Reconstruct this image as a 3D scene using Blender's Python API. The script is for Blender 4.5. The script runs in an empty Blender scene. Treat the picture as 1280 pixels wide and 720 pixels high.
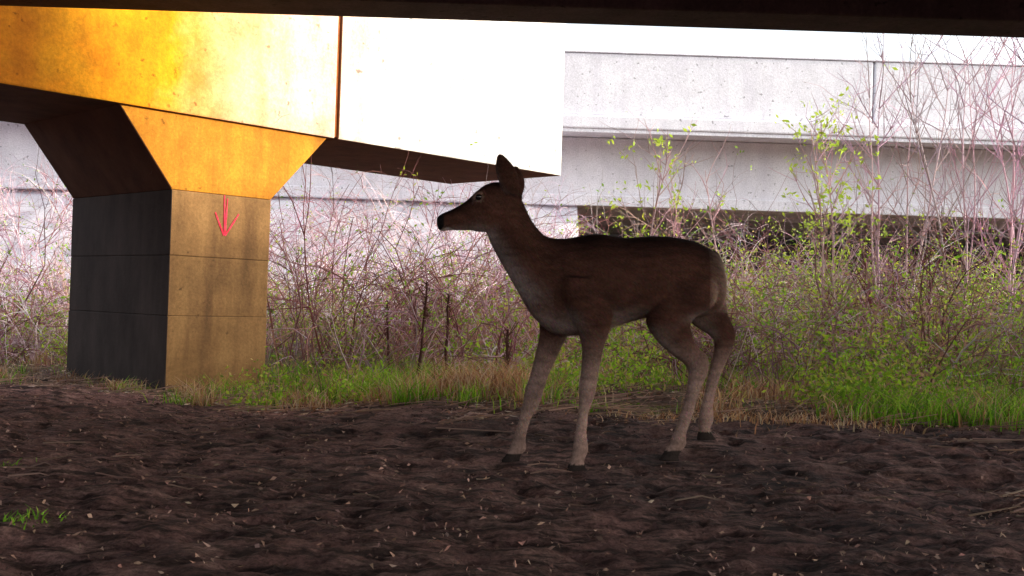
import bpy, bmesh, math, random
import numpy as np
from mathutils import Vector, Matrix, noise
random.seed(7); np.random.seed(7)
sc=bpy.context.scene
sc.view_settings.view_transform='Standard'; sc.view_settings.look='None'
sc.view_settings.exposure=0; sc.view_settings.gamma=1
R=random.uniform
def clamp(a,lo=0,hi=1): return max(lo,min(hi,a))
def sstep(a,b,x):
    t=clamp((x-a)/(b-a)); return t*t*(3-2*t)
def lerp(a,b,t): return a+(b-a)*t
def link(o,parent=None):
    sc.collection.objects.link(o)
    if parent: o.parent=parent
    return o
def empty(name):
    e=bpy.data.objects.new(name,None); e.empty_display_size=.2; return link(e)
def mesh_obj(name,V,F,mat,parent=None,smooth=False,cols=None):
    me=bpy.data.meshes.new(name); me.from_pydata(V,[],F)
    if cols is not None:
        a=me.color_attributes.new('Col','FLOAT_COLOR','POINT')
        arr=np.ones((len(V),4),dtype=np.float32); arr[:,:3]=np.array(cols,dtype=np.float32)
        a.data.foreach_set('color',arr.ravel())
    if smooth: me.polygons.foreach_set('use_smooth',[True]*len(me.polygons))
    me.update(); o=bpy.data.objects.new(name,me)
    if mat: me.materials.append(mat)
    return link(o,parent)

# ---------------------------------------------------------------- materials
class NT:
    def __init__(s,name):
        s.m=bpy.data.materials.new(name); s.m.use_nodes=True; s.t=s.m.node_tree; s.t.nodes.clear()
        s.out=s.n('ShaderNodeOutputMaterial'); s.b=s.n('ShaderNodeBsdfPrincipled')
        s.l(s.b.outputs[0],s.out.inputs[0]); s.b.inputs['Roughness'].default_value=.9
        s.b.inputs['Specular IOR Level'].default_value=.2
        s.tc=s.n('ShaderNodeTexCoord')
    def n(s,t,**k):
        x=s.t.nodes.new(t)
        for a,b in k.items(): setattr(x,a,b)
        return x
    def l(s,a,b): s.t.links.new(a,b)
    def noise(s,scale,detail=6,rough=.6,vec=None,stretch=None):
        x=s.n('ShaderNodeTexNoise'); x.inputs['Scale'].default_value=scale; x.inputs['Detail'].default_value=detail
        x.inputs['Roughness'].default_value=rough
        src=s.tc.outputs['Object'] if vec is None else vec
        if stretch:
            mp=s.n('ShaderNodeMapping'); mp.inputs['Scale'].default_value=stretch; s.l(src,mp.inputs[0]); src=mp.outputs[0]
        s.l(src,x.inputs['Vector']); return x.outputs['Fac']
    def ramp(s,fac,stops):
        r=s.n('ShaderNodeValToRGB'); e=r.color_ramp.elements
        while len(e)<len(stops): e.new(.5)
        for i,(p,c) in enumerate(stops):
            e[i].position=p; e[i].color=(c[0],c[1],c[2],1) if hasattr(c,'__len__') else (c,c,c,1)
        s.l(fac,r.inputs[0]); return r.outputs[0]
    def mix(s,f,a,b,mode='MIX'):
        m=s.n('ShaderNodeMix',data_type='RGBA',blend_type=mode)
        for sock,v in ((0,f),(6,a),(7,b)):
            if isinstance(v,(int,float)): m.inputs[sock].default_value=v
            elif isinstance(v,tuple): m.inputs[sock].default_value=(*v,1)
            else: s.l(v,m.inputs[sock])
        return m.outputs[2]
    def bump(s,h,strength=.5,dist=.02):
        b=s.n('ShaderNodeBump'); b.inputs['Strength'].default_value=strength; b.inputs['Distance'].default_value=dist
        s.l(h,b.inputs['Height']); s.l(b.outputs[0],s.b.inputs['Normal'])
    def color(s,c): s.l(c,s.b.inputs['Base Color'])

def concrete(name,a,b,stain,stain_amt=.6,grad=None,face_shade=None,blotch=.8):
    m=NT(name)
    c=m.ramp(m.noise(1.6,8,.65),[(.3,a),(.7,b)])
    if grad:   # sunlit glow and left-end shade painted along the beam (local x)
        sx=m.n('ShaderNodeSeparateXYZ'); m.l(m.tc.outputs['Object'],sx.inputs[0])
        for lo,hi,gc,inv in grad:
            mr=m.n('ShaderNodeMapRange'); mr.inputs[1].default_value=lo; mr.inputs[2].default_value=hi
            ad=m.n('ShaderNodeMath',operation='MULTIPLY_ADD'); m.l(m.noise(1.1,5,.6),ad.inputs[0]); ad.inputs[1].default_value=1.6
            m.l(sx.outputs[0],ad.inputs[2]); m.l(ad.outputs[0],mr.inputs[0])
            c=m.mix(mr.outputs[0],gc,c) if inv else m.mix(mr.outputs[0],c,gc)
    st=m.ramp(m.noise(3,6,.6,stretch=(1.5,1.5,.18)),[(.45,0.),(.75,1.)])
    f=m.n('ShaderNodeMath',operation='MULTIPLY'); m.l(st,f.inputs[0]); f.inputs[1].default_value=stain_amt
    c=m.mix(f.outputs[0],c,stain)
    blot=m.ramp(m.noise(2.2,9,.75),[(.35,.62),(.6,1.05)])
    c=m.mix(blotch,c,blot,'MULTIPLY')
    fine=m.ramp(m.noise(40,4,.7),[(.3,.72),(.7,1.1)])
    c=m.mix(1.0,c,fine,'MULTIPLY')
    pits=m.ramp(m.noise(14,3,.5),[(.27,.45),(.34,1.)])
    c=m.mix(1.0,c,pits,'MULTIPLY')
    if face_shade:  # shade painted into the colour of shadow-side end faces and soffits
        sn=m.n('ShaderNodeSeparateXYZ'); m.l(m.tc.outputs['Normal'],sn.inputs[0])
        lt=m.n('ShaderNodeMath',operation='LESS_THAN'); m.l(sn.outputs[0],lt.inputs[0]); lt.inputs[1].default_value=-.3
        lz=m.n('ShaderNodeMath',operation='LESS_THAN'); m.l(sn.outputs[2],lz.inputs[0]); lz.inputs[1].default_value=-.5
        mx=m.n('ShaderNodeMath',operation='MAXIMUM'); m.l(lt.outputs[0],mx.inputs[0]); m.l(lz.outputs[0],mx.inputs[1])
        dk=m.ramp(m.noise(4,7,.7,stretch=(1,1,.35)),[(.3,face_shade),(.7,tuple(v*2.2 for v in face_shade))])
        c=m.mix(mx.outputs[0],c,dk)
    m.color(c); m.bump(m.noise(25,8,.7),.5,.01); return m.m
M_cap=concrete('stained_glow_cap_concrete',(.90,.27,.004),(.95,.45,.012),(.46,.13,.006),.5,[(0.7,3.2,(.94,.92,.88),False),(-1.1,.4,(.30,.085,.008),True)],(.08,.03,.015),.65)  # light put into the colour: orange-to-pale sun glow, shaded left end
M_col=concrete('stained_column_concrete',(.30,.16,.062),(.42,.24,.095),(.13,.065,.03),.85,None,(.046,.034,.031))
M_fl=concrete('stained_glow_flare_concrete',(.62,.22,.018),(.74,.34,.035),(.24,.09,.015),.7,None,(.07,.03,.018))  # brighter gold than the column: sunlit tint put into the colour
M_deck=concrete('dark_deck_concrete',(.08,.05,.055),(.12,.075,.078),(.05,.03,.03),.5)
M_far=concrete('pale_bridge_concrete',(.86,.85,.92),(.92,.91,.96),(.60,.57,.66),.4,None,None,.3)
M_slope=concrete('slope_paving_concrete',(.80,.77,.84),(.92,.91,.95),(.56,.50,.56),.4,None,None,.3)
m=NT('rust'); m.color(m.ramp(m.noise(20,5,.7),[(.3,(.16,.04,.01)),(.7,(.30,.09,.02))])); M_rust=m.m

def attr_mat(name,rough=.8,trans=0.,spec=.15,bumpscale=None):
    m=NT(name); a=m.n('ShaderNodeAttribute'); a.attribute_name='Col'
    c=a.outputs['Color']
    if bumpscale:
        f=m.ramp(m.noise(bumpscale,4,.6),[(.3,.65),(.7,1.25)]); c=m.mix(1.,c,f,'MULTIPLY')
    m.color(c); m.b.inputs['Roughness'].default_value=rough; m.b.inputs['Specular IOR Level'].default_value=spec
    if trans>0:
        t=m.n('ShaderNodeBsdfTranslucent'); m.l(c,t.inputs[0]); x=m.n('ShaderNodeMixShader'); x.inputs[0].default_value=trans
        m.l(m.b.outputs[0],x.inputs[1]); m.l(t.outputs[0],x.inputs[2]); m.l(x.outputs[0],m.out.inputs[0])
    return m.m
M_twig=attr_mat('bare_twig_bark',.85); M_leaf=attr_mat('green_leaf',.6,.45,.3); M_litter=attr_mat('dry_litter',.9)

# ---------------------------------------------------------------- camera
FPX=1372.; H=.63; ROLL=.0314; HOR=20.
cam_d=bpy.data.cameras.new('camera'); cam=bpy.data.objects.new('camera',cam_d); link(cam)
cam_d.sensor_width=36; cam_d.lens=36*FPX/1280; cam_d.clip_start=.05; cam_d.clip_end=3000
cam.matrix_world=Matrix.Translation((0,0,H))@Matrix.Rotation(math.radians(90)+math.atan(HOR/FPX),4,'X')@Matrix.Rotation(ROLL,4,'Z')
sc.camera=cam

# ---------------------------------------------------------------- ground
def Yb(x): return 5.6-.75*x if x<0 else 5.6-.25*x
def edge(x,y):  # ragged distance behind the bare-dirt edge
    return y-Yb(x)+1.5*noise.noise(Vector((x*.9,y*.7,7)))+.8*noise.noise(Vector((x*2.6,y*2.2,7)))-.25
PC=Vector((-2.70,8.62)); PD=Vector((.682,.731)); PN=Vector((-.731,.682))
def in_pier(x,y,m=.12):
    q=Vector((x,y))-PC; s=q.dot(PD); t=q.dot(PN)
    return -m<s<.93+m and -m<t<1.7+m
PUD=(.80,6.25,.34,.62)
def pud(x,y): return ((x-PUD[0])/PUD[2])**2+((y-PUD[1])/PUD[3])**2+.5*noise.noise(Vector((x*4,y*4,2)))
def g0(x,y):
    z=.10*sstep(4.0,4.9,y)*(1-.8*sstep(5.4,9.5,y))*sstep(-1.6,.2,x)
    q=y-Yb(x)
    z-=.13*sstep(-2.,1.,q)*sstep(3.5,6,y)*(1-sstep(-1.8,-.3,x))
    z+=.42*sstep(2.0,9.,q)
    z+=.06*noise.noise(Vector((x*.35,y*.35,3)))*sstep(5,9,y)
    return z
PZ=g0(PUD[0],PUD[1])-.035
def g(x,y):
    z=g0(x,y)
    if abs(x-PUD[0])<1.2 and abs(y-PUD[1])<1.6:
        k=1-sstep(.5,1.6,pud(x,y)); z=lerp(z,PZ-.02,k)
    z+=6*sstep(45,140,abs(y)) + 3*noise.noise(Vector((x*.02,y*.02,1)))*sstep(60,200,abs(y)+abs(x))
    return z
hoofs=[(.26,4.17),(.65,4.31),(0.02,4.28),(.86,4.58)]
def gd(x,y):
    n=noise.noise; P=Vector((x,y,0))
    near=1-sstep(9,14,y) if y>0 else 1-sstep(0,6,-y)
    if near<=0: return 0
    wx=x+.12*n(Vector((x*4,y*4,1))); wy=y+.12*n(Vector((x*4,y*4,6)))
    d=.028*n(P*2.3)+.016*n(Vector((x*7,y*8,2)))
    c=n(Vector((wx*10,wy*14,5))); d+=.024*(.3-abs(c))
    c=n(Vector((wx*22,wy*26,3))); d+=.013*(.3-abs(c))
    c2=n(Vector((wx*6,wy*7,9))); d-=.020*max(0,c2-.15)*2
    d+=.007*n(Vector((x*38,y*40,8)))
    for hx,hy in hoofs:
        r2=(x-hx)**2+(y-hy)**2
        if r2<.05: d*=1-math.exp(-r2/.008)*.85
    return d*near*(.25 if pud(x,y)<1 and abs(y-PUD[1])<1 else 1)
def axis(lo,hi,st,flo,fhi,gr):
    a=list(np.arange(lo,hi+1e-6,st)); s=st; v=a[-1]
    while v<fhi: s*=gr; v+=s; a.append(v)
    s=st; v=a[0]; b=[]
    while v>flo: s*=gr; v-=s; b.append(v)
    return b[::-1]+a
xs=axis(-3.2,3.2,.024,-900,900,1.10); ys=axis(1.2,8.0,.026,-900,1100,1.09)
V=[];veg=[]
for y in ys:
    for x in xs:
        V.append((x,y,g(x,y)+gd(x,y)))
        veg.append(sstep(-.3,.6,edge(x,y)))
nx=len(xs); F=[(j*nx+i,j*nx+i+1,(j+1)*nx+i+1,(j+1)*nx+i) for j in range(len(ys)-1) for i in range(nx-1)]
m=NT('churned_dirt')
at=m.n('ShaderNodeAttribute'); at.attribute_name='Col'
dirt=m.ramp(m.noise(5,9,.7),[(.25,(.085,.040,.038)),(.5,(.20,.105,.092)),(.75,(.38,.235,.20))])
grit=m.ramp(m.noise(70,5,.75),[(.3,.3),(.7,1.6)]); dirt=m.mix(1.,dirt,grit,'MULTIPLY')
streak=m.ramp(m.noise(9,6,.65,stretch=(.6,2.2,1)),[(.40,.2),(.56,1.1)]); dirt=m.mix(1.,dirt,streak,'MULTIPLY')
broad=m.ramp(m.noise(.9,4,.6),[(.35,.6),(.65,1.35)]); dirt=m.mix(1.,dirt,broad,'MULTIPLY')
soil=m.ramp(m.noise(4,9,.75),[(.3,(.05,.032,.03)),(.5,(.16,.095,.07)),(.62,(.12,.12,.045)),(.8,(.42,.30,.24))])
m.color(m.mix(at.outputs['Fac'],dirt,soil)); m.bump(m.noise(45,10,.75),.9,.02)
ground=mesh_obj('ground',V,F,m.m,smooth=True,cols=[(v,v,v) for v in veg])
# shallow puddle
V=[(PUD[0],PUD[1],PZ)]
for i in range(64):
    a=2*math.pi*i/64; V.append((PUD[0]+math.cos(a)*PUD[2]*1.1,PUD[1]+math.sin(a)*PUD[3]*1.1,PZ))
m=NT('muddy_water'); m.b.inputs['Base Color'].default_value=(.05,.04,.035,1); m.b.inputs['Roughness'].default_value=.06; m.b.inputs['Specular IOR Level'].default_value=.6
m.bump(m.noise(14,3,.5),.08,.01)
mesh_obj('puddle',V,[(0,i+1,(i+1)%64+1) for i in range(64)],m.m,smooth=True)

# ---------------------------------------------------------------- near bridge: pier
def prism(name,prof,t0,t1,mat,parent,bev=.012):
    n=len(prof); V=[(s,t0,z) for s,z in prof]+[(s,t1,z) for s,z in prof]
    F=[tuple(range(n)),tuple(range(2*n-1,n-1,-1))]+[(i,i+n,(i+1)%n+n,(i+1)%n) for i in range(n)]
    o=mesh_obj(name,V,F,mat,parent)
    bm=bmesh.new(); bm.from_mesh(o.data); bmesh.ops.recalc_face_normals(bm,faces=bm.faces); bm.to_mesh(o.data); bm.free()
    if bev:
        b=o.modifiers.new('b','BEVEL'); b.width=bev; b.segments=2
    return o
pier=empty('bridge_pier')
pier.matrix_world=Matrix.Translation((PC.x,PC.y,0))@Matrix.Rotation(math.atan2(PD.y,PD.x),4,'Z')
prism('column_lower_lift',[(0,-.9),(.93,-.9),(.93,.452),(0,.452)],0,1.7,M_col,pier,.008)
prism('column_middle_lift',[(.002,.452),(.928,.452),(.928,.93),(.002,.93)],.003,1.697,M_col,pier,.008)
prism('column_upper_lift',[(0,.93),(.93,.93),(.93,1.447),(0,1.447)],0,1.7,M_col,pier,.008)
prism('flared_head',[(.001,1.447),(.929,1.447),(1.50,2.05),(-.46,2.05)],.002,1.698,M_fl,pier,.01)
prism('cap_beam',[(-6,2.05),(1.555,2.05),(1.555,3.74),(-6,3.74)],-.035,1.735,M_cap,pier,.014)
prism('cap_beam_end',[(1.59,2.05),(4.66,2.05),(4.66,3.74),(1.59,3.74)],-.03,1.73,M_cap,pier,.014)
prism('cap_joint',[(1.54,2.07),(1.60,2.07),(1.60,3.7),(1.54,3.7)],-.012,1.70,M_rust,pier,0)
m=NT('red_spray_paint'); m.color(m.ramp(m.noise(30,4,.7),[(.35,(.75,.02,.06)),(.7,(.90,.10,.16))]))
def stroke(V,F,a,b,w0,w1):
    a=Vector(a);b=Vector(b);d=(b-a).normalized();p=Vector((-d.y,d.x));N=9;k=len(V)
    for i in range(N):
        t=i/(N-1);c=a.lerp(b,t);w=lerp(w0,w1,t)*R(.6,1.2)
        for sgn in (-1,1): q=c+p*w*sgn; V.append((q.x,-.0045,q.y))
    for i in range(N-1): F.append((k+2*i,k+2*i+1,k+2*i+3,k+2*i+2))
V=[];F=[]
for a,b in (((.475,1.445),(.487,1.12)),((.505,1.42),(.492,1.13)),((.395,1.30),(.482,1.115)),((.615,1.30),(.494,1.115))):
    stroke(V,F,a,b,.006,.010)
mesh_obj('painted_arrow',V,F,m.m,pier)

def box(name,x0,x1,y0,y1,z0,z1,mat,parent,bev=.015):
    V=[(x,y,z) for x in (x0,x1) for y in (y0,y1) for z in (z0,z1)]
    F=[(0,1,3,2),(4,6,7,5),(0,4,5,1),(2,3,7,6),(0,2,6,4),(1,5,7,3)]
    o=mesh_obj(name,V,F,mat,parent)
    if bev: b=o.modifiers.new('b','BEVEL'); b.width=bev; b.segments=2
    return o
deck=empty('bridge_deck')
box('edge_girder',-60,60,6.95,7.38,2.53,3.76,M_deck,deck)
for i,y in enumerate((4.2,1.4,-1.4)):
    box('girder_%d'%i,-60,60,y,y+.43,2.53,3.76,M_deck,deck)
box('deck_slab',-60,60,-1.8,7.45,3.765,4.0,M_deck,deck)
box('parapet',-60,60,7.15,7.43,4.003,4.35,M_deck,deck)

# ---------------------------------------------------------------- far bridge
fb=empty('concrete_bridge')
for i in range(9):
    x0=-45+i*10.0+1.5
    box('parapet_%d'%i,x0+.01,x0+9.99,20.02,20.3,4.12,5.27,M_far,fb,.03)
box('parapet_cap',-45,45,19.99,20.33,5.273,5.30,M_far,fb,.01)
box('deck_edge',-45,45,19.9,31,3.87,4.11,M_far,fb,.03)
box('drip_ledge',-45,45,19.94,20.2,3.80,3.868,M_far,fb,.01)
for i,y in enumerate((20.95,23.4,25.9,28.4)):
    for k in range(3):
        box('girder_%d_%d'%(i,k),-44.9+k*30,-45+(k+1)*30,y,y+.5,2.62,3.865,M_far,fb,.03)
        box('girder_flange_%d_%d'%(i,k),-44.9+k*30,-45+(k+1)*30,y-.06,y+.56,2.55,2.76,M_far,fb,.02)
for k,x in enumerate((-22.5,14.,30)):
    box('pier_wall_%d'%k,x,x+.9,21.2,28.8,-1.5,2.54,M_deck,fb,.03)
def slope(name,x0,x1,y0,z0,y1,z1,mat,amp,fr=1.):
    V=[];nx,ny=200,50
    for j in range(ny+1):
        for i in range(nx+1):
            x=lerp(x0,x1,i/nx);t=j/ny;y=lerp(y0,y1,t);z=lerp(z0,z1,t)
            k=noise.noise(Vector((x*1.7,y*1.7,z*1.7))*fr)+.6*noise.noise(Vector((x*4,y*4,z*4))*fr)
            V.append((x,y-amp*k,z+amp*k))
    F=[(j*(nx+1)+i,j*(nx+1)+i+1,(j+1)*(nx+1)+i+1,(j+1)*(nx+1)+i) for j in range(ny) for i in range(nx)]
    return mesh_obj(name,V,F,mat,smooth=True)
slope('embankment',-26,1.2,16.6,-.4,21.2,2.60,M_slope,.05,.8)
m=NT('bank_earth'); m.color(m.ramp(m.noise(2,8,.7),[(.3,(.03,.022,.02)),(.7,(.09,.065,.055))])); m.bump(m.noise(6,8,.7),.8,.1)
slope('earth_bank',-60,60,29,-.8,32,3.85,m.m,.25,.5)
V=[];nx,ny=30,60  # added out-of-view bank, shaped to keep low sun off the lower column
for j in range(ny+1):
    for i in range(nx+1):
        u=i/nx; y=lerp(5.5,11.5,j/ny); x=lerp(9.5,34,u)
        z=-.5+5.5*sstep(0,.24,u)*(1-sstep(9.1,10.6,y))+.25*noise.noise(Vector((x*.5,y*.5,0)))+.12*noise.noise(Vector((x*2,y*2,0)))
        V.append((x,y,z))
mesh_obj('sun_blocker_bank',V,[(j*(nx+1)+i,j*(nx+1)+i+1,(j+1)*(nx+1)+i+1,(j+1)*(nx+1)+i) for j in range(ny) for i in range(nx)],m.m,smooth=True)

# ---------------------------------------------------------------- vegetation
def tube(B,pts,r0,r1,col,n=3):
    V,F,C=B; k=len(V); d=(pts[-1]-pts[0])
    if d.length<1e-5: return
    d.normalize(); a=d.orthogonal().normalized(); b=d.cross(a); N=len(pts)
    for i,p in enumerate(pts):
        r=lerp(r0,r1,i/(N-1))
        for j in range(n):
            th=2*math.pi*j/n; q=p+a*(math.cos(th)*r)+b*(math.sin(th)*r); V.append(q[:]); C.append(col)
    for i in range(N-1):
        for j in range(n):
            F.append((k+i*n+j,k+i*n+(j+1)%n,k+(i+1)*n+(j+1)%n,k+(i+1)*n+j))
def rv(s=1.): return Vector((random.gauss(0,s),random.gauss(0,s),random.gauss(0,s)))
def grow(B,p,d,L,r,depth,col,droop,wig,tips,kids=(2,4),steps=6):
    pts=[p.copy()]; dd=d.normalized()
    for i in range(steps):
        dd=(dd+rv(wig)+Vector((0,0,-droop*(i/steps)))).normalized(); pts.append(pts[-1]+dd*(L/steps))
    tube(B,pts,r,r*.5 if depth else r*.35,col,4 if r>.010 else 3)
    if depth==0: tips.append((pts[-1],dd)); tips.append((pts[len(pts)//2],dd)); return
    for k in range(random.randint(*kids)):
        i=random.randint(1,steps); base=pts[i]
        nd=(pts[i]-pts[i-1]).normalized()+rv(.55)+Vector((0,0,.12))
        grow(B,base,nd,L*R(.35,.7),max(r*.55,.0024),depth-1,col,droop,wig,tips,kids,max(3,steps-1))
def vcol(c,j=.25):
    k=1+R(-j,j); return tuple(min(1,max(0,x*k*(1+R(-.08,.08)))) for x in c)
def leafq(B,p,size,col,up=None):
    V,F,C=B; k=len(V); a=rv().normalized(); b=rv().normalized(); n=a.cross(b)
    if n.length<.1: return
    b=n.cross(a).normalized()
    V+= [(p-a*size)[:],(p+b*size*.45)[:],(p+a*size)[:],(p-b*size*.45)[:]]; C+=[col]*4; F.append((k,k+1,k+2,k+3))
PURP=[(.36,.20,.25),(.52,.37,.43),(.24,.10,.11),(.70,.56,.62),(.16,.08,.08),(.46,.26,.22),(.30,.15,.15)]
GREEN=[(.26,.46,.03),(.36,.58,.04),(.18,.32,.03),(.50,.60,.07)]
TW=([],[],[]); LV=([],[],[])
def place():
    while True:
        y=R(7.0,17.5); x=R(-.56*y-.6,.56*y+.6); q=y-Yb(x)
        if q<(1.2 if x<-3 else 1.9+1.2*noise.noise(Vector((x*.8,0,3)))) or in_pier(x,y,1.0): continue
        return x,y
def shrub(x,y,h,leafp,n=None,pal=PURP,z0=None):
    col=vcol(random.choice(pal)); tips=[]
    for i in range(n or random.randint(4,7)):
        p=Vector((x+R(-.25,.25),y+R(-.25,.25),(g(x,y) if z0 is None else z0)-.05))
        d=Vector((R(-.7,.7),R(-.7,.7),1))
        grow(TW,p,d,h*R(.7,1.15),R(.005,.011),2,vcol(col,.12),R(.15,.7),.13,tips,(2,4))
    for p,d in tips:
        if random.random()<leafp:
            lc=vcol(random.choice(GREEN))
            for k in range(random.randint(1,4)): leafq(LV,p+rv(.03),R(.012,.028),lc)
for i in range(310):
    x,y=place(); q=y-Yb(x)
    h=R(.35,.95) if q<4 else R(.8,1.4)
    shrub(x,y,h,R(.05,.6) if random.random()<.5 else .03)
for i in range(150):   # on the embankment slope
    x=R(-12,1); y=R(16.8,20.3); shrub(x,y,R(.8,1.5),.08,5,z0=lerp(-.4,2.60,(y-16.6)/4.6),pal=PURP[:4])
for x,y,h in ((-2.05,10.9,2.0),(-1.75,10.6,1.9),(-1.9,11.2,1.8),(-1.3,11.5,1.6),(-.8,11,1.4),(-.5,10.2,1.2),(.5,12,1.4),(-5.6,12,1.8),(-4.9,12,1.5),(-6,11.5,1.7),(3.2,11,1.6),(2.6,12,1.5),(4.4,13,1.5)):
    shrub(x,y,h,.3,8,[(.20,.08,.08),(.27,.12,.12)])
for i in range(1800):
    x,y=place(); x2=x+R(-1.1,1.1); y2=y+R(-.6,.6); hh=R(.12,.8)*(.5+.5*random.random()); col=vcol(random.choice(PURP))
    pts=[]
    for k in range(9):
        t=k/8; px=lerp(x,x2,t); py=lerp(y,y2,t)
        pts.append(Vector((px,py,g(px,py)+hh*4*t*(1-t)*R(.85,1.1)+.02))+rv(.02))
    tube(TW,pts,R(.003,.006),.0025,col)
# reddish dry canes standing in front of the thicket
for i in range(420):
    x=R(-1.6,3.8); y=R(6.2,9.5)
    if edge(x,y)<.5 or pud(x,y)<1.5 or dens0(x,y) if False else edge(x,y)<.5 or pud(x,y)<1.5: continue
    if noise.noise(Vector((x*1.2,y*1.2,31)))<-.02: continue
    h=R(.15,.55); p=Vector((x,y,g(x,y)-.02)); d=Vector((R(-.5,.5),R(-.4,.4),1)); pts=[p+d*(h*t)+rv(.008) for t in (0,.3,.6,1)]
    tube(TW,pts,.003,.0015,vcol(random.choice([(.30,.12,.11),(.44,.24,.18),(.20,.09,.09)])))
mesh_obj('brush_thicket',*TW[:2],M_twig,cols=TW[2])
def dens(x,y,s,o): return noise.noise(Vector((x*s,y*s,o)))
cnt=0
while cnt<40000:
    y=R(5.8,16); x=R(-.55*y-.5,.55*y+.5); q=y-Yb(x)
    if edge(x,y)<.4 or in_pier(x,y,.5) or pud(x,y)<1.5: continue
    d=dens(x,y,1.1,11)*1.3+(.22 if x>.8 else -.04)
    if d<R(0,.5): continue
    cnt+=1
    h=abs(random.gauss(0,.34 if x>.8 else .28))*(.25+.95*sstep(.5,3.8,q))
    lc=vcol(random.choice(GREEN if random.random()<.75 else [(.50,.42,.14),(.42,.25,.17)]))
    p=Vector((x,y,g(x,y)+.02+h))
    for k in range(2): leafq(LV,p+rv(.025),R(.009,.024),lc)
mesh_obj('leafy_undergrowth',*LV[:2],M_leaf,cols=LV[2])
GR=([],[],[])
def blade(B,x,y,h,w,col,lean=.5):
    if pud(x,y)<.95 and abs(y-PUD[1])<1: return
    V,F,C=B; k=len(V); a=R(0,6.283); dx,dy=math.cos(a),math.sin(a); l=h*R(.1,lean); b=R(0,6.283); wx,wy=math.cos(b)*w,math.sin(b)*w
    z=g(x,y)+gd(x,y)-.01
    for t,s in ((0,1.),(.5,.75),(1,0)):
        cx=x+dx*l*t*t; cy=y+dy*l*t*t; cz=z+h*t*(1-.25*t*lean)
        if s>0: V.append((cx-wx*s,cy-wy*s,cz)); V.append((cx+wx*s,cy+wy*s,cz)); C.append(tuple(v*(.6+.5*t) for v in col)); C.append(C[-1])
        else: V.append((cx,cy,cz)); C.append(tuple(v*1.15 for v in col))
    F.append((k,k+1,k+3,k+2)); F.append((k+2,k+3,k+4))
GG=[(.22,.48,.02),(.30,.60,.03),(.46,.68,.07),(.12,.28,.02)]; DRY=[(.56,.30,.14),(.66,.42,.22),(.36,.16,.09),(.72,.54,.36)]
clumps=[]
for i in range(380):
    y=R(4.9,15); x=R(-.55*y-.3,.55*y+.3); e=edge(x,y)
    if e<-.05 or in_pier(x,y): continue
    clumps.append((x,y,R(.05,.26),R(.05,.24),random.randint(30,140),random.random()<.45))
for a in [(-.95,7.4,.45,.26,700,1),(-.6,8.0,.4,.24,520,1),(-1.3,8.6,.4,.28,460,1),(-2.0,9.6,.4,.26,360,1),(.35,7.3,.3,.2,360,1),(1.3,7.9,.4,.24,400,1),
          (1.8,5.5,.22,.15,260,1),(2.15,5.5,.25,.22,420,1),(2.5,5.4,.3,.18,460,1),(2.0,6.1,.3,.2,420,1),(2.9,6.0,.3,.2,300,1),
          (.0,6.5,.3,.28,620,0),(-.3,6.9,.3,.28,560,0),(-.6,6.6,.25,.2,400,0),(.75,5.35,.35,.06,260,0),(1.2,5.35,.35,.09,340,0),(1.6,5.2,.3,.07,240,0),(-.55,6.25,.11,.22,190,1),(-.2,6.0,.08,.16,90,1),(.4,5.6,.08,.1,80,1),(3.3,6.8,.5,.2,300,1),(3.2,8,.8,.3,600,1),(2.3,8,.7,.3,500,1),(4,9.5,1,.3,600,1),(-1.6,8.0,.4,.12,200,0),(.2,7.9,.4,.25,400,1),(-3.6,9.1,.25,.12,120,0),(1.5,6.7,.3,.22,300,0)]: clumps.append(a)
for x,y,r,h,n,gr in clumps:
    pal=GG if gr else DRY
    for k in range(n):
        bx=x+random.gauss(0,r*.5); by=y+random.gauss(0,r*.5)
        if by-Yb(bx)<-.7 or in_pier(bx,by,0): continue
        blade(GR,bx,by,h*R(.3,1.2),R(.002,.0045),vcol(random.choice(pal if random.random()<.85 else DRY)),.9)
for k in range(34000):
    y=R(4.8,16); x=R(-.55*y-.5,.55*y+.5)
    if edge(x,y)<R(-.2,.9) or in_pier(x,y,0): continue
    if dens(x,y,1.6,21)<R(-.25,.45): continue
    blade(GR,x,y,R(.02,.14),R(.002,.004),vcol(random.choice(GG if dens(x,y,1.1,4)>R(-.12,.4) else DRY)),1.2)
for k in range(60): blade(GR,-1.30+random.gauss(0,.05),2.95+random.gauss(0,.05),R(.02,.06),.003,vcol(random.choice(GG)),1)
for k in range(12): blade(GR,-1.75+random.gauss(0,.03),3.9+random.gauss(0,.03),R(.02,.05),.003,vcol(random.choice(GG)),1)
mesh_obj('grass',*GR[:2],M_leaf,cols=GR[2])
LT=([],[],[])
def litter(x,y,s,col):
    V,F,C=LT; k=len(V); a=R(0,6.283); z=g(x,y)+gd(x,y)+.004; c,sn=math.cos(a),math.sin(a); w=s*R(.15,.5)
    for u,v in ((-s,0),(0,-w),(s,0),(0,w)): V.append((x+u*c-v*sn,y+u*sn+v*c,z+R(-.001,.014)));C.append(col)
    F.append((k,k+1,k+2,k+3))
for k in range(24000):
    y=R(1.6,13); x=R(-.5*y-.3,.5*y+.3); q=edge(x,y)
    if random.random()> (1. if q>-.6 else .36): continue
    if in_pier(x,y,0) or pud(x,y)<.9: continue
    litter(x,y,R(.008,.036) if q>-.4 else R(.003,.013),vcol(random.choice([(.34,.18,.12),(.52,.34,.24),(.12,.07,.05),(.66,.52,.42)] if q>-.4 else [(.30,.17,.13),(.40,.26,.20),(.08,.045,.04)]),.35))
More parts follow.
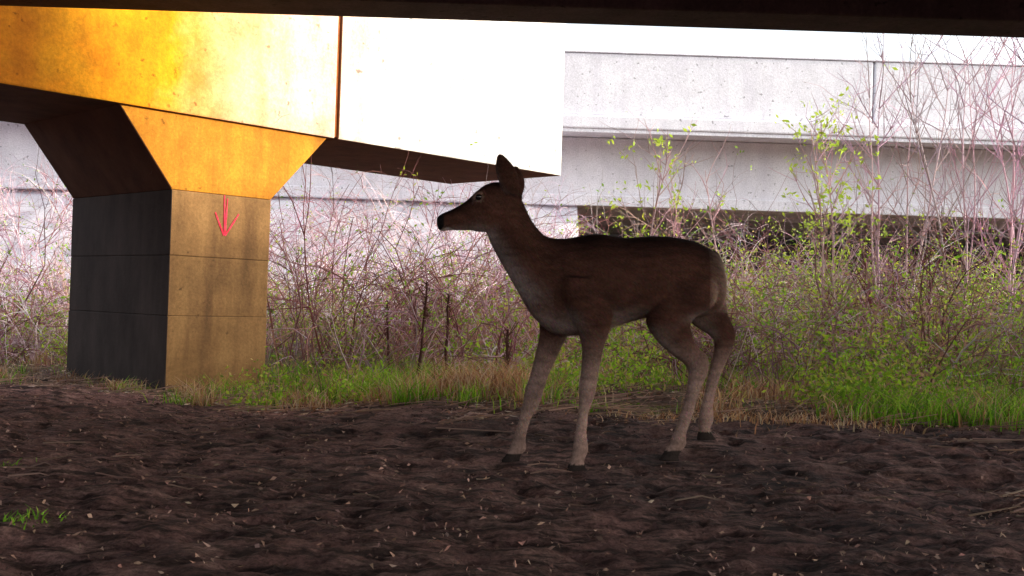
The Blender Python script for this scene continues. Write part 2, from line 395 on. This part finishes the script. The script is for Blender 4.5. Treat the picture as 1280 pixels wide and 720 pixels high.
for k in range(2600):
    y=R(3.5,10); x=R(-.5*y,.5*y); q=edge(x,y)
    if q<-.5 and random.random()<.8: continue
    if in_pier(x,y,.3): continue
    a=R(-.6,.6);L=R(.06,.45)*(1 if q>-.5 else .4); p=Vector((x,y,g(x,y)+gd(x,y)+.008)); e=p+Vector((math.cos(a)*L,math.sin(a)*L,R(-.01,.07 if q>-.5 else .01)))
    tube(LT,[p,(p+e)/2+rv(.01),e],R(.002,.005),.002,vcol((.42,.27,.21) if q>-.5 else (.22,.14,.11),.5))
mesh_obj('leaf_litter',*LT[:2],M_litter,cols=LT[2])
def sapling(name,x,y,h,col,r=.011,leaf=0,lean=0,nkid=(3,6)):
    B=([],[],[]); tips=[]; p=Vector((x,y,g(x,y)-.1)); pts=[p.copy()]; d=Vector((lean,R(-.05,.05),1)).normalized()
    for i in range(14):
        d=(d+rv(.045)+Vector((0,0,.04))).normalized(); pts.append(pts[-1]+d*(h/14))
    tube(B,pts,r,r*.25,col,6)
    for i in range(3,14):
        for k in range(random.randint(1,2)):
            nd=(Vector((R(-1,1),R(-1,1),R(.7,1.5)))).normalized()
            grow(B,pts[i],nd,h*R(.12,.33),r*.5,1,vcol(col,.15),-.15,.08,tips,nkid,5)
    e=mesh_obj(name,B[0],B[1],M_twig,cols=B[2])
    if leaf:
        L=([],[],[])
        for p,d in tips:
            if random.random()<leaf:
                for k in range(random.randint(2,5)): leafq(L,p+rv(.03),R(.018,.036),vcol((.46,.62,.07)))
        mesh_obj('leaves',L[0],L[1],M_leaf,e,cols=L[2])
PK=(.62,.44,.49)
for x,y,h,lf in ((3.55,10.6,2.8,0),(3.95,10.9,3.1,0),(4.2,10.4,3.0,0),(4.6,11.2,3.3,0),(4.45,10.8,3.3,0),(5.0,11.0,3.2,0),(3.0,10.2,2.3,.5),(2.75,9.6,2.2,.6),(1.15,10.3,2.1,.35),(1.5,11,1.8,.2),(2.2,11.5,1.9,.1),(5.3,11.5,3.2,0),(3.7,11.2,2.7,0),(4.9,10.3,2.6,0),(4.1,11.3,3.0,0),(4.75,10.6,3.2,0)):
    sapling('sapling',x,y,h,vcol(PK,.15),R(.010,.016),lf,R(-.12,.12))
def stalk(x,y,h,lean):
    B=([],[],[]); p=Vector((x,y,g(x,y)-.05)); pts=[p+Vector((lean*h*t,0,h*t))+rv(.004) for t in np.linspace(0,1,8)]
    tube(B,pts,.013,.008,(.10,.045,.04),6)
    for k in range(60):
        z=R(-.28,.02); q=pts[-1]+Vector((R(-.02,.02),R(-.02,.02),z)); tube(B,[q,q+Vector((R(-.03,.03),R(-.03,.03),R(0,.03)))],.004,.002,(.12,.05,.04),3)
    for k in range(5):
        i=random.randint(2,6); tube(B,[pts[i],pts[i]+Vector((R(-.1,.1),R(-.1,.1),.12))],.004,.003,(.12,.05,.04),3)
    mesh_obj('dead_weed_stalk',B[0],B[1],M_twig,cols=B[2])
stalk(-.66,7.8,.80,.08); stalk(-.47,8.0,.70,0.02); stalk(-.02,7.6,.45,.0); stalk(-1.0,9.2,.7,-.05)

# ---------------------------------------------------------------- deer
TAN=.36; Y0=4.27; X0=.26; NRM=Vector((-TAN,1,0)).normalized(); 
def prof(px,py,off=0.):
    """side-profile measurement -> metres on the deer's sagittal plane (shifted sideways by off)"""
    dx,dy=px-640,py-360; u=(dx+ROLL*dy)/FPX; v=(dy-ROLL*dx-HOR)/FPX
    o=off/NRM.y; Y=(Y0-X0*TAN+o)/(1-u*TAN); return Vector((u*Y,Y,H-v*Y))
def cr(a,b,c,d,t): return .5*((2*b)+(-a+c)*t+(2*a-5*b+4*c-d)*t*t+(-a+3*b-3*c+d)*t**3)
DV=[];DF=[]
def loft(st,off=0.,sub=4,n=24):
    rows=[]
    for s in st:
        o=s[5] if len(s)>5 else off
        a=prof(s[0],s[1],o); b=prof(s[2],s[3],o); rows.append((a,b,s[4]))
    R_=[]
    for i in range(len(rows)-1):
        p=rows[max(i-1,0)],rows[i],rows[i+1],rows[min(i+2,len(rows)-1)]
        for k in range(sub):
            t=k/sub; R_.append(tuple(cr(p[0][j],p[1][j],p[2][j],p[3][j],t) for j in range(3)))
    R_.append(rows[-1]); k0=len(DV); A=NRM
    for a,b,w in R_:
        c=(a+b)/2; r=(a-b)/2
        for j in range(n):
            th=2*math.pi*j/n; cs,sn=math.cos(th),math.sin(th)
            DV.append((c+r*cs+A*(w*sn))[:])
    for i in range(len(R_)-1):
        for j in range(n): DF.append((k0+i*n+j,k0+i*n+(j+1)%n,k0+(i+1)*n+(j+1)%n,k0+(i+1)*n+j))
    DF.append(tuple(range(k0,k0+n))[::-1]); e=k0+(len(R_)-1)*n; DF.append(tuple(range(e,e+n)))
loft([(900,345,900,362,.03),(892,318,896,388,.085),(872,304,870,396,.12),(845,297,843,390,.13),(815,295,812,396,.14),(780,297,778,405,.145),
      (745,292,742,416,.14),(715,297,712,420,.12),(690,302,688,415,.092),(676,325,674,402,.06)])
loft([(735,296,690,415,.11),(705,298,668,398,.088),(684,296,652,372,.070),(670,284,637,346,.059),(661,270,623,322,.053),(655,256,613,303,.048),(648,243,609,291,.045)])
loft([(652,245,642,272,.03),(640,232,624,287,.046),(622,227,609,290,.054),(606,231,598,290,.053),(594,241,588,288,.044),(580,253,576,288,.034),(564,262,562,288,.029),(552,267,553,289,.026),(546,272,548,287,.018)])
for o in (-.042,.042): loft([(606,234,604,244,.010),(598,237,597,248,.014),(590,244,590,252,.008)],o)
loft([(648,246,631,240,.018),(649,228,622,224,.015),(645,212,619,209,.013),(636,200,620,199,.012),(627,192,622,193,.010)],-.045)
loft([(652,246,636,240,.018),(656,233,638,227,.015),(655,222,638,216,.013),(650,213,640,209,.012),(647,208,643,207,.010)],.06)
# near foreleg
loft([(700,345,750,350,.05,-.08),(702,375,762,378,.058,-.085),(718,403,763,405,.048,-.09),(727,430,755,431,.032,-.09),(727,458,749,459,.024,-.088),(724,481,745,483,.024,-.086),(724,495,742,497,.021,-.085),(723,512,736,513,.0155,-.084),(719,540,733,541,.015,-.084),(716,559,735,562,.0185,-.084),(713,572,730,576,.016,-.084),(706,592,735,592,.021,-.084)])
# far foreleg
loft([(672,350,722,365,.045,.075),(673,385,722,400,.05,.08),(675,415,707,423,.038,.085),(670,440,695,448,.029,.085),(663,468,683,475,.024,.085),(656,489,677,496,.024,.085),(654,503,672,509,.020,.085),(650,520,663,524,.0155,.085),(643,543,657,547,.015,.085),(639,554,658,560,.0185,.085),(634,565,650,571,.016,.085),(625,577,651,580,.021,.085)])
# near hind leg
loft([(838,320,893,340,.05,-.06),(828,350,897,360,.065,-.075),(815,380,888,383,.062,-.085),(808,403,864,400,.048,-.09),(822,427,864,415,.034,-.09),(842,445,871,433,.027,-.09),(857,457,884,446,.025,-.09),(860,470,884,466,.024,-.09),(858,487,874,488,.0175,-.09),(851,513,866,516,.015,-.09),(843,538,857,542,.016,-.09),(837,551,857,555,.0195,-.09),(831,562,848,568,.017,-.09),(822,575,849,576,.021,-.09)])
# far hind leg
loft([(840,325,895,345,.05,.06),(845,360,902,362,.06,.075),(850,388,907,380,.05,.08),(868,407,909,393,.036,.085),(888,420,916,408,.027,.085),(893,431,918,423,.025,.085),(891,445,911,444,.021,.085),(885,467,900,469,.016,.085),(878,500,891,503,.015,.085),(873,520,891,524,.0185,.085),(873,533,887,537,.016,.085),(870,550,895,549,.020,.085)])
# tail
loft([(884,312,896,316,.03),(888,332,904,334,.034),(889,352,904,355,.03),(888,370,900,373,.02),(889,386,894,388,.010)],0)
me=bpy.data.meshes.new('deer_raw'); me.from_pydata(DV,[],DF)
bm=bmesh.new(); bm.from_mesh(me); bmesh.ops.recalc_face_normals(bm,faces=bm.faces); bm.to_mesh(me); bm.free()
raw=link(bpy.data.objects.new('deer_raw',me))
rm=raw.modifiers.new('r','REMESH'); rm.mode='VOXEL'; rm.voxel_size=.0055; rm.use_smooth_shade=True
sm=raw.modifiers.new('s','SMOOTH'); sm.factor=.5; sm.iterations=5
dg=bpy.context.evaluated_depsgraph_get(); dm=bpy.data.meshes.new_from_object(raw.evaluated_get(dg)); bpy.data.objects.remove(raw)
def deer_col(p,n):
    z=p.z; x=p.x
    c=Vector((.070,.030,.021))
    dark=Vector((.022,.010,.009)); light=Vector((.32,.25,.22)); legc=Vector((.29,.19,.16))
    c=c.lerp(dark,sstep(.1,.9,n.z)*.9*sstep(.5,.7,z))
    if x>-.02: c=c.lerp(legc,1-sstep(.34,.54,z))
    c=c.lerp(light,sstep(.1,.7,-n.z)*.5*sstep(.42,.48,z)*(1-sstep(.58,.66,z)))
    if x<.16:
        c=c.lerp(Vector((.32,.25,.235)),sstep(-.1,.7,-n.x*.7-n.z*.6)*.9*sstep(.6,.68,z)*(1-.75*sstep(.88,.98,z)))
    if x>.78 and z>.62: c=c.lerp(Vector((.36,.25,.20)),sstep(.4,.95,n.x)*.6)
    f=noise.noise(p*9)*.4+noise.noise(Vector((p.x*20,p.y*20,p.z*60)))*.35
    c=c*(1+f)
    for o in (-.05,.05):   # pale ring round the eye
        d=(p-prof(598,246,o)).length
        if .012<d<.022: c=c.lerp(Vector((.20,.14,.12)),.5)
    nose=prof(546,277); 
    if (p-nose).length<.035: c=Vector((.012,.010,.010))
    chin=prof(558,290)
    if (p-chin).length<.026: c=Vector((.35,.3,.28))
    for hx,hy,hz in ((.26,4.17,0),(.65,4.31,.045),(.02,4.28,.02),(.86,4.58,.095)):
        if abs(x-hx)<.12 and z<hz+.03: c=Vector((.03,.022,.02))
    return c
nv=len(dm.vertices)
nl=[v.normal.copy() for v in dm.vertices]; cols=[deer_col(v.co,nl[i]) for i,v in enumerate(dm.vertices)]
ca=dm.color_attributes.new('Col','FLOAT_COLOR','POINT'); arr=np.ones((nv,4),dtype=np.float32); arr[:,:3]=np.array([c[:] for c in cols]); ca.data.foreach_set('color',arr.ravel())
M_fur=attr_mat('deer_coat',.85,0,.08,90); dm.materials.append(M_fur)
deer=empty('deer'); body=link(bpy.data.objects.new('body',dm),deer)
HV=([],[],[]); back=Vector((1,TAN,0)).normalized()
vs=dm.vertices
for k in range(48000):
    i=random.randrange(nv); p=vs[i].co; n=nl[i]
    if cols[i][0]<.0125 and cols[i][0]>.0115: continue
    fl=(back*(1. if p.x>.1 else .6)+Vector((0,0,-.7 if p.z>.45 else -1.6))+rv(.18)); fl=fl-n*fl.dot(n)
    if fl.length<.05 or p.z<.12: continue
    fl.normalize(); L=R(.010,.020)*(1. if p.z>.5 else .55)*(.6 if p.x<.0 else 1)
    q=p+rv(.002); s=n.cross(fl)*.0007; e=q+fl*L+n*L*.28; c=tuple(v*R(.6,2.1) for v in cols[i])
    kk=len(HV[0]); HV[0].extend([(q-s)[:],(q+s)[:],e[:]]); HV[2].extend([c]*3); HV[1].append((kk,kk+1,kk+2))
mesh_obj('coat_hair',HV[0],HV[1],attr_mat('coat_hair',.7,0,.12),deer,cols=HV[2])
m=NT('eye_black'); m.b.inputs['Base Color'].default_value=(.008,.006,.006,1); m.b.inputs['Roughness'].default_value=.08; m.b.inputs['Specular IOR Level'].default_value=.6
for nm,o in (('eye_left',-.047),('eye_right',.047)):
    bm=bmesh.new(); bmesh.ops.create_uvsphere(bm,u_segments=24,v_segments=16,radius=.0125); me=bpy.data.meshes.new(nm); bm.to_mesh(me); bm.free()
    me.polygons.foreach_set('use_smooth',[True]*len(me.polygons)); me.materials.append(m.m)
    e=bpy.data.objects.new(nm,me); e.location=prof(598,246,o); link(e,deer)

# ---------------------------------------------------------------- light
S=Vector((.976,-.074,.21)).normalized(); el=math.asin(S.z); az=math.atan2(S.x,S.y)
w=bpy.data.worlds.new('World'); sc.world=w; w.use_nodes=True; nt=w.node_tree
sky=nt.nodes.new('ShaderNodeTexSky'); sky.sky_type='NISHITA'; sky.sun_disc=False; sky.sun_elevation=el; sky.sun_rotation=az
sky.air_density=1.0; sky.dust_density=5.0; sky.ozone_density=1.5
hs=nt.nodes.new('ShaderNodeHueSaturation'); hs.inputs['Saturation'].default_value=.35; nt.links.new(sky.outputs[0],hs.inputs['Color'])
bg=nt.nodes['Background']; nt.links.new(hs.outputs[0],bg.inputs[0]); bg.inputs[1].default_value=.66
ld=bpy.data.lights.new('sun','SUN'); ld.energy=5.; ld.angle=math.radians(2.5); ld.color=(1,.86,.64)
lo=link(bpy.data.objects.new('sun',ld)); lo.rotation_euler=S.to_track_quat('Z','Y').to_euler(); lo.location=(10,0,12)
